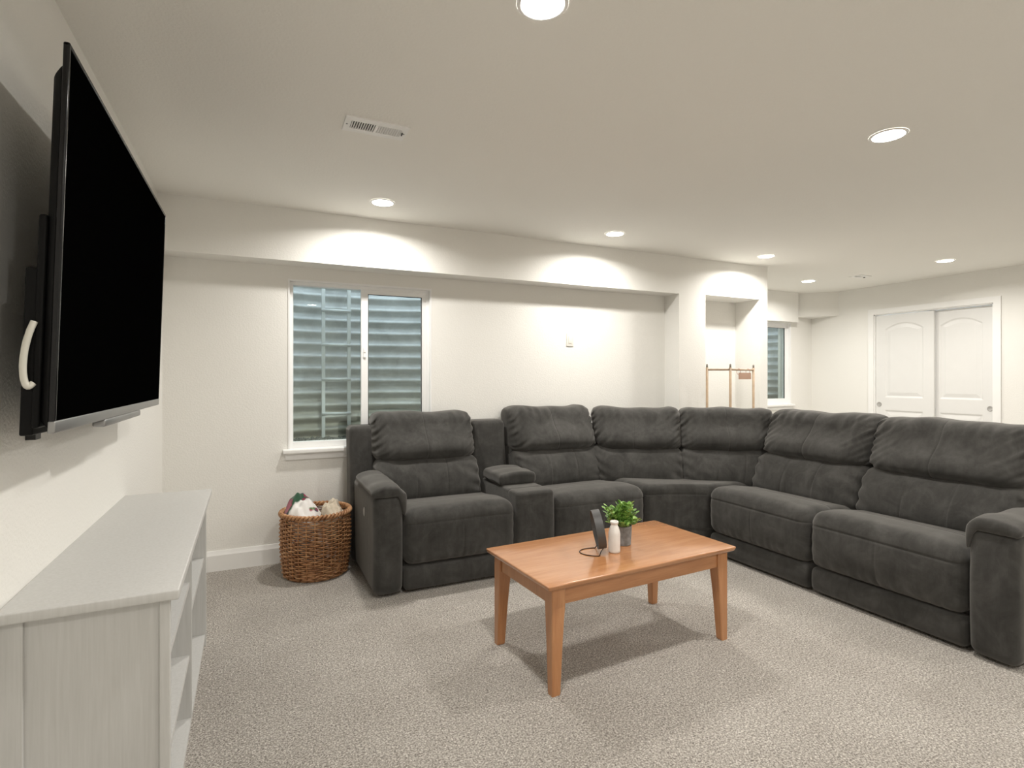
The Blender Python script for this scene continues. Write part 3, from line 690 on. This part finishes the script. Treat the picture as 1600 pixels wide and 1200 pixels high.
for si in range(58):
    az = rnd.uniform(0, 2 * PI); tilt = rnd.uniform(0, 1.22) ** 1.0; L = rnd.uniform(.085, .130) * (1.0 if tilt < .9 else .80)
    d = Vector((math.sin(tilt) * math.cos(az), math.sin(tilt) * math.sin(az), math.cos(tilt)))
    b0 = Vector((rnd.uniform(-.02, .02), rnd.uniform(-.02, .02), .085)); tip = b0 + d * L
    stm.tube([b0, (b0 + tip) / 2 + Vector((0, 0, .004)), tip], .0011, 5)
    for k in range(11):
        t = .35 + .65 * k / 10; c = b0 + d * L * t
        side = Vector((math.cos(k * 2.4 + az), math.sin(k * 2.4 + az), rnd.uniform(-.1, .5))).normalized()
        ld = (side * .85 + d * .75).normalized(); ll = rnd.uniform(.018, .029) * (1.05 if k > 6 else .95); lw = ll * .40
        nrm = ld.cross(Vector((rnd.uniform(-.3, .3), rnd.uniform(-.3, .3), 1))).normalized(); upv = nrm.cross(ld)
        pts = [c, c + ld * ll * .35 + nrm * lw, c + ld * ll * .72 + nrm * lw * .9, c + ld * ll, c + ld * ll * .72 - nrm * lw * .9, c + ld * ll * .35 - nrm * lw, c + ld * ll * .5 - upv * lw * .25]
        fol.add(pts, [(0, 1, 6), (1, 2, 6), (2, 3, 6), (3, 4, 6), (4, 5, 6), (5, 0, 6)])
obj('stems', stm, 'leaf', pt)
tag(obj('foliage', fol, 'leaf', pt), 'dense small bright green leaves', kind='stuff')
# hoop ornament on a wire stand
hp = thing('hoop_ornament', 'grey hoop ornament standing on a bent wire base', 'ornament', on_top(1.485, 2.185), math.radians(-25))
hr, hw_, tilt = .092, .019, math.radians(-10)
V = []; Fc = []; n = 72
for i in range(n):
    a = 2 * PI * i / n
    for rr_, xx in ((hr, -hw_), (hr, hw_), (hr - .004, hw_), (hr - .004, -hw_)):
        V.append((xx, rr_ * math.cos(a), rr_ * math.sin(a)))
for i in range(n):
    j = (i + 1) % n
    for k in range(4): Fc.append((i * 4 + k, i * 4 + (k + 1) % 4, j * 4 + (k + 1) % 4, j * 4 + k))
def tl(p):
    x, y, z = p; return (x * math.cos(tilt) + z * math.sin(tilt), y, -x * math.sin(tilt) + z * math.cos(tilt) + .112)
obj('hoop', MB().add(V, [f[::-1] for f in Fc]).xf(tl), 'felt', hp, angle=40)
wr = .0022
loop = [(-.085 * math.sin(PI * k / 24) - 0.004, .062 * math.cos(PI * k / 24) - .0, wr) for k in range(25)]
obj('wire_base', MB().tube(loop, wr, 8), 'wire', hp, smooth=True)
for sy in (-1, 1):
    obj('wire_prong', MB().tube([(-.004, sy * .062, wr), (.004, sy * .056, .02), (.026, sy * .046, .048), (.020, sy * .052, .075)], wr, 8), 'wire', hp, smooth=True)

# ------------------------------------------------------------------ television
TVY0, TVY1, TVZ0, TVZ1 = 1.53, 2.965, 1.175, 2.055
tv = thing('television', 'large black flat television mounted on the wall above the cabinet', 'television', (XL, (TVY0 + TVY1) / 2, 1.615))
sl = (.408 - .380) / (TVZ1 - TVZ0)
def tvx(p):   # local: x = distance in front of the glass plane
    return (-.394 + (p[2] - 1.615) * sl + p[0], p[1], p[2])
bz = .011
fr = MB().rbox((-.011, TVY0, TVZ0 + .026), (.002, TVY0 + bz, TVZ1), .004, (1, 1, 4), 2).rbox((-.011, TVY1 - bz, TVZ0 + .026), (.002, TVY1, TVZ1), .004, (1, 1, 4), 2).rbox((-.011, TVY0, TVZ1 - bz), (.002, TVY1, TVZ1), .004, (1, 4, 1), 2)
wobj('bezel', fr.xf(tvx), 'black_gloss', tv, angle=40)
wobj('bottom_bezel', MB().rbox((-.012, TVY0, TVZ0), (.003, TVY1, TVZ0 + .028), .004, (1, 4, 1), 2).xf(tvx), 'silver', tv, angle=40)
wobj('screen', MB().box(-.004, 0, TVY0 + bz - .002, TVY1 - bz + .002, TVZ0 + .024, TVZ1 - bz + .002).xf(tvx), 'screen', tv)
def hs(P):
    P = P.copy(); t = np.clip((-.012 - P[:, 0]) / .02, 0, 1); P[:, 1] = 2.2475 + (P[:, 1] - 2.2475) * (1 - .02 * t); P[:, 2] = 1.60 + (P[:, 2] - 1.60) * (1 - .06 * t); return P
wobj('rear_housing', MB().rbox((-.031, TVY0 + .004, TVZ0 + .008), (-.009, TVY1 - .006, TVZ1 - .05), .008, (2, 3, 3), 3, fn=hs).xf(tvx), 'black_plastic', tv, angle=35)
wobj('rear_bulge', MB().rbox((-.044, TVY0 + .008, TVZ0 + .012), (-.028, TVY1 - .012, TVZ0 + .49), .006, (2, 3, 3), 2).rbox((-.064, TVY0 + .012, TVZ0 - .004), (-.040, TVY1 - .02, TVZ0 + .37), .004, (2, 3, 3), 2).xf(tvx), 'black_plastic', tv, angle=35)
for yy in (1.90, 2.59): wobj('mount_arm', MB().box(-.138, -.062, yy - .016, yy + .016, TVZ0 + .05, TVZ0 + .50).xf(tvx), 'steel', tv)
wobj('wall_bracket', MB().box(XL + .0005, XL + .022, 1.84, 2.65, 1.20, 1.30).box(XL + .0005, XL + .022, 1.84, 2.65, 1.46, 1.56).box(XL + .0005, XL + .022, 1.84, 1.88, 1.135, 1.565).box(XL + .0005, XL + .022, 2.61, 2.65, 1.135, 1.565), 'steel', tv)
cb = [(-.443, 1.536, 1.424), (-.450, 1.532, 1.40), (-.4575, 1.531, 1.365), (-.461, 1.531, 1.325), (-.459, 1.531, 1.295), (-.453, 1.532, 1.280), (-.445, 1.537, 1.288)]
def spline(pts, m=6):
    P = [Vector(p) for p in pts]; o = []
    for i in range(len(P) - 1):
        p0, p1, p2, p3 = P[max(i - 1, 0)], P[i], P[i + 1], P[min(i + 2, len(P) - 1)]
        for k in range(m):
            t = k / m; o.append(.5 * ((2 * p1) + (p2 - p0) * t + (2 * p0 - 5 * p1 + 4 * p2 - p3) * t * t + (3 * p1 - p0 - 3 * p2 + p3) * t ** 3))
    return o + [P[-1]]
tag(wobj('cable', MB().tube(spline(cb), .0068, 10), 'cable', tv, smooth=True), 'cream cable looped behind the screen')
wobj('sensor_bar', MB().rbox((-.030, 1.98, TVZ0 - .022), (.004, 2.52, TVZ0 + .001), .006, (1, 3, 1), 2).xf(tvx), 'silver', tv, angle=40)

# ------------------------------------------------------------------ media cabinet
CB = thing('media_cabinet', 'pale grey open-shelf media cabinet against the wall under the television', 'cabinet', (-.545, 1.655, 0), math.radians(0.7))
cl_, cd, ch = 1.375, .343, .727     # length (local y), depth (local x), body height
obj('cabinet_top', MB().rbox((-.002, -.022, ch), (cd + .022, cl_ + .022, ch + .026), .004, (2, 4, 1), 2), 'cab', CB, angle=35)
for yy in (0, cl_ - .02):
    y0, y1 = yy, yy + .02
    if yy == 0: yp = (y0 + .009, y1)
    else: yp = (y0, y1 - .009)
    obj('side_panel', MB().box(.045, cd - .022, yp[0], yp[1], .02, ch), 'cab', CB)
    obj('stile', MB().rbox((0, y0, 0), (.046, y1, ch), .002, (1, 1, 1), 1), 'cab', CB)
    obj('stile', MB().rbox((cd - .024, y0, 0), (cd, y1, ch), .002, (1, 1, 1), 1), 'cab', CB)
ymid = cl_ * .47
obj('divider', MB().box(.008, cd - .003, ymid - .009, ymid + .009, .05, ch), 'cab', CB)
for z in (.28, .545): obj('shelf', MB().box(.008, cd - .010, .0205, ymid - .009, z - .009, z + .009), 'cab', CB)
obj('shelf', MB().box(.008, cd - .010, ymid + .009, cl_ - .0205, .41, .428), 'cab', CB)
obj('bottom_shelf', MB().box(.008, cd - .004, .0205, cl_ - .0205, .040, .058), 'cab', CB)
obj('kickboard', MB().box(cd - .03, cd - .015, .0205, cl_ - .0205, 0, .040), 'cab', CB)
obj('back_panel', MB().box(.003, .008, .0205, cl_ - .0205, .02, ch), 'cab', CB)
obj('rail', MB().box(cd - .016, cd - .002, .0205, cl_ - .0205, ch - .022, ch), 'cab', CB)
pg = MB()
pg.box(cd - .085, cd - .05, cl_ - .0206 - .006, cl_ - .0206, .625, .640)
obj('shelf_pin', pg, 'black_plastic', CB)

# ------------------------------------------------------------------ wicker basket with blankets
bk = thing('wicker_basket', 'round brown wicker basket beside the sofa arm', 'basket', (.362, 3.842, 0))
BR0, BR1, BH = .196, .212, .425
def brad(z): t = z / BH; return BR0 + (BR1 - BR0) * t + .012 * math.sin(PI * t)
NS = 26
for k in range(NS):
    a = 2 * PI * k / NS
    obj('stake', MB().tube([(brad(z) * math.cos(a), brad(z) * math.sin(a), z) for z in (.008, .10, .2, .3, BH - .01)],   .0050, 6), 'wicker', bk, smooth=True)
rows = 30; rh = (BH - .035) / rows
wv = MB()
for i in range(rows):
    z = .014 + rh * (i + .5); R = brad(z); pts = []
    for j in range(NS * 4):
        a = 2 * PI * j / (NS * 4); s = math.cos(NS / 2 * a + PI * (i % 2))
        pts.append(((R + .0085 * s) * math.cos(a), (R + .0085 * s) * math.sin(a), z + .0015 * math.sin(3 * a + i)))
    wv.tube(pts, .0047, 6, closed=True)
tag(obj('weave', wv, 'wicker', bk, smooth=True), 'woven rows of brown wicker rods', kind='stuff')
for ph in (0, PI):
    pts = [((BR1 + .004 + .009 * math.cos(26 * a + ph)) * math.cos(a), (BR1 + .004 + .009 * math.cos(26 * a + ph)) * math.sin(a), BH - .012 + .010 * math.sin(26 * a + ph)) for a in [2 * PI * k / 260 for k in range(260)]]
    obj('braided_rim', MB().tube(pts, .0085, 7, closed=True), 'wicker', bk, smooth=True)
obj('bottom', MB().lathe([(BR0 - .004, .004), (BR0 - .004, .014)], 36), 'wicker', bk)
def cloth(name, cx, cy, z0, rx, ry, hgt, seed, mat, label, fn=None):
    n1, n2 = 72, 26; V = []; Fc = []
    rs = np.random.RandomState(seed); A_ = rs.uniform(0, 6.28, 12)
    for i in range(n2 + 1):
        t = i / n2; rad = math.sin(t * PI / 2) ** .8
        for j in range(n1):
            a = 2 * PI * j / n1; x, y = rad * math.cos(a), rad * math.sin(a)
            fold = .013 * math.sin(6 * x + 4 * y + A_[0] + 1.5 * math.sin(3 * y + A_[1])) + .009 * math.sin(-5 * x + 8 * y + A_[2] + 1.2 * math.sin(4 * x + A_[3])) + .004 * math.sin(15 * x + 7 * y + A_[4])
            z = hgt * (1 - rad ** 2.6) + fold * (1 - .5 * rad ** 4)
            if fn: z += fn(x, y)
            V.append((x * rx, y * ry, z))
    for i in range(n2):
        for j in range(n1): Fc.append((i * n1 + j, (i + 1) * n1 + j, (i + 1) * n1 + (j + 1) % n1, i * n1 + (j + 1) % n1))
    V.append((0, 0, -.32)); c = len(V) - 1
    for j in range(n1): Fc.append((n2 * n1 + j, c, n2 * n1 + (j + 1) % n1))
    o = obj(name, MB().add(V, Fc), mat, None, smooth=True); o.location = (cx, cy, z0); tag(o, label, 'blanket'); return o
cloth('floral_throw', .279, 3.840, .40, .114, .150, .085, 4, 'floral', 'white fleece throw with maroon and green flowers heaped in the basket', lambda x, y: .062 * math.exp(-((x + .30) ** 2 + (y - .30) ** 2) / .22))
cloth('knit_blanket', .469, 3.848, .385, .074, .150, .078, 9, 'cream', 'crumpled cream knit blanket tucked in the basket')

# ------------------------------------------------------------------ dowel stand in front of the niche
rk = thing('dowel_stand', 'slim tan wooden dowel stand behind the sofa corner', 'stand', (3.95, 3.70, 0))
posts = [(3.715, 3.725), (3.87, 3.60), (4.305, 3.725)]
for px_, py_ in posts:
    p = wobj('post', MB().tube([(px_, py_, 0), (px_, py_, 1.392)], .0115, 12), 'rackwood', rk, smooth=True)
    tp = MB().tube([(px_, py_, 1.392), (px_, py_, 1.418), (px_, py_, 1.424)], [.0085, .0085, .004], 12); tp.v = [(x - 3.95, y - 3.70, z) for x, y, z in tp.v]
    obj('post_tip', tp, 'rackmetal', p, smooth=True)
for i in range(2):
    for z in (1.372, .16):
        a, b = posts[i], posts[i + 1]
        wobj('crossbar', MB().tube([(a[0], a[1], z), (b[0], b[1], z)], .0085, 10), 'rackwood', rk, smooth=True)
a, b = posts[1], posts[2]
def along(t, z, o=0.0): return (a[0] + (b[0] - a[0]) * t, a[1] + (b[1] - a[1]) * t - o, z)
tg = thing('hanging_card', 'small pinkish tan card hung by two rings from the dowel stand', 'card', along(.5, 1.25, .012))
def tg_mesh(mb): return mb
c0, c1 = along(.28, 1.24, .016), along(.82, 1.24, .016)
V = []
for z in (1.285, 1.345):
    for c in (c0, c1):
        for o_ in (0, .003): V.append((c[0], c[1] - o_, z))
wobj('card', MB().add(V, [(0, 1, 3, 2), (4, 6, 7, 5), (1, 5, 7, 3), (0, 2, 6, 4), (0, 4, 5, 1), (2, 3, 7, 6)]), 'tag', tg)
for t in (.34, .74):
    c = along(t, 1.359, .0)
    wobj('ring', MB().tube([(c[0] + .002, c[1] + .022 * math.cos(q), c[2] - .004 + .027 * math.sin(q)) for q in [2 * PI * k / 28 for k in range(28)]], .002, 6, closed=True), 'copper', tg, smooth=True)
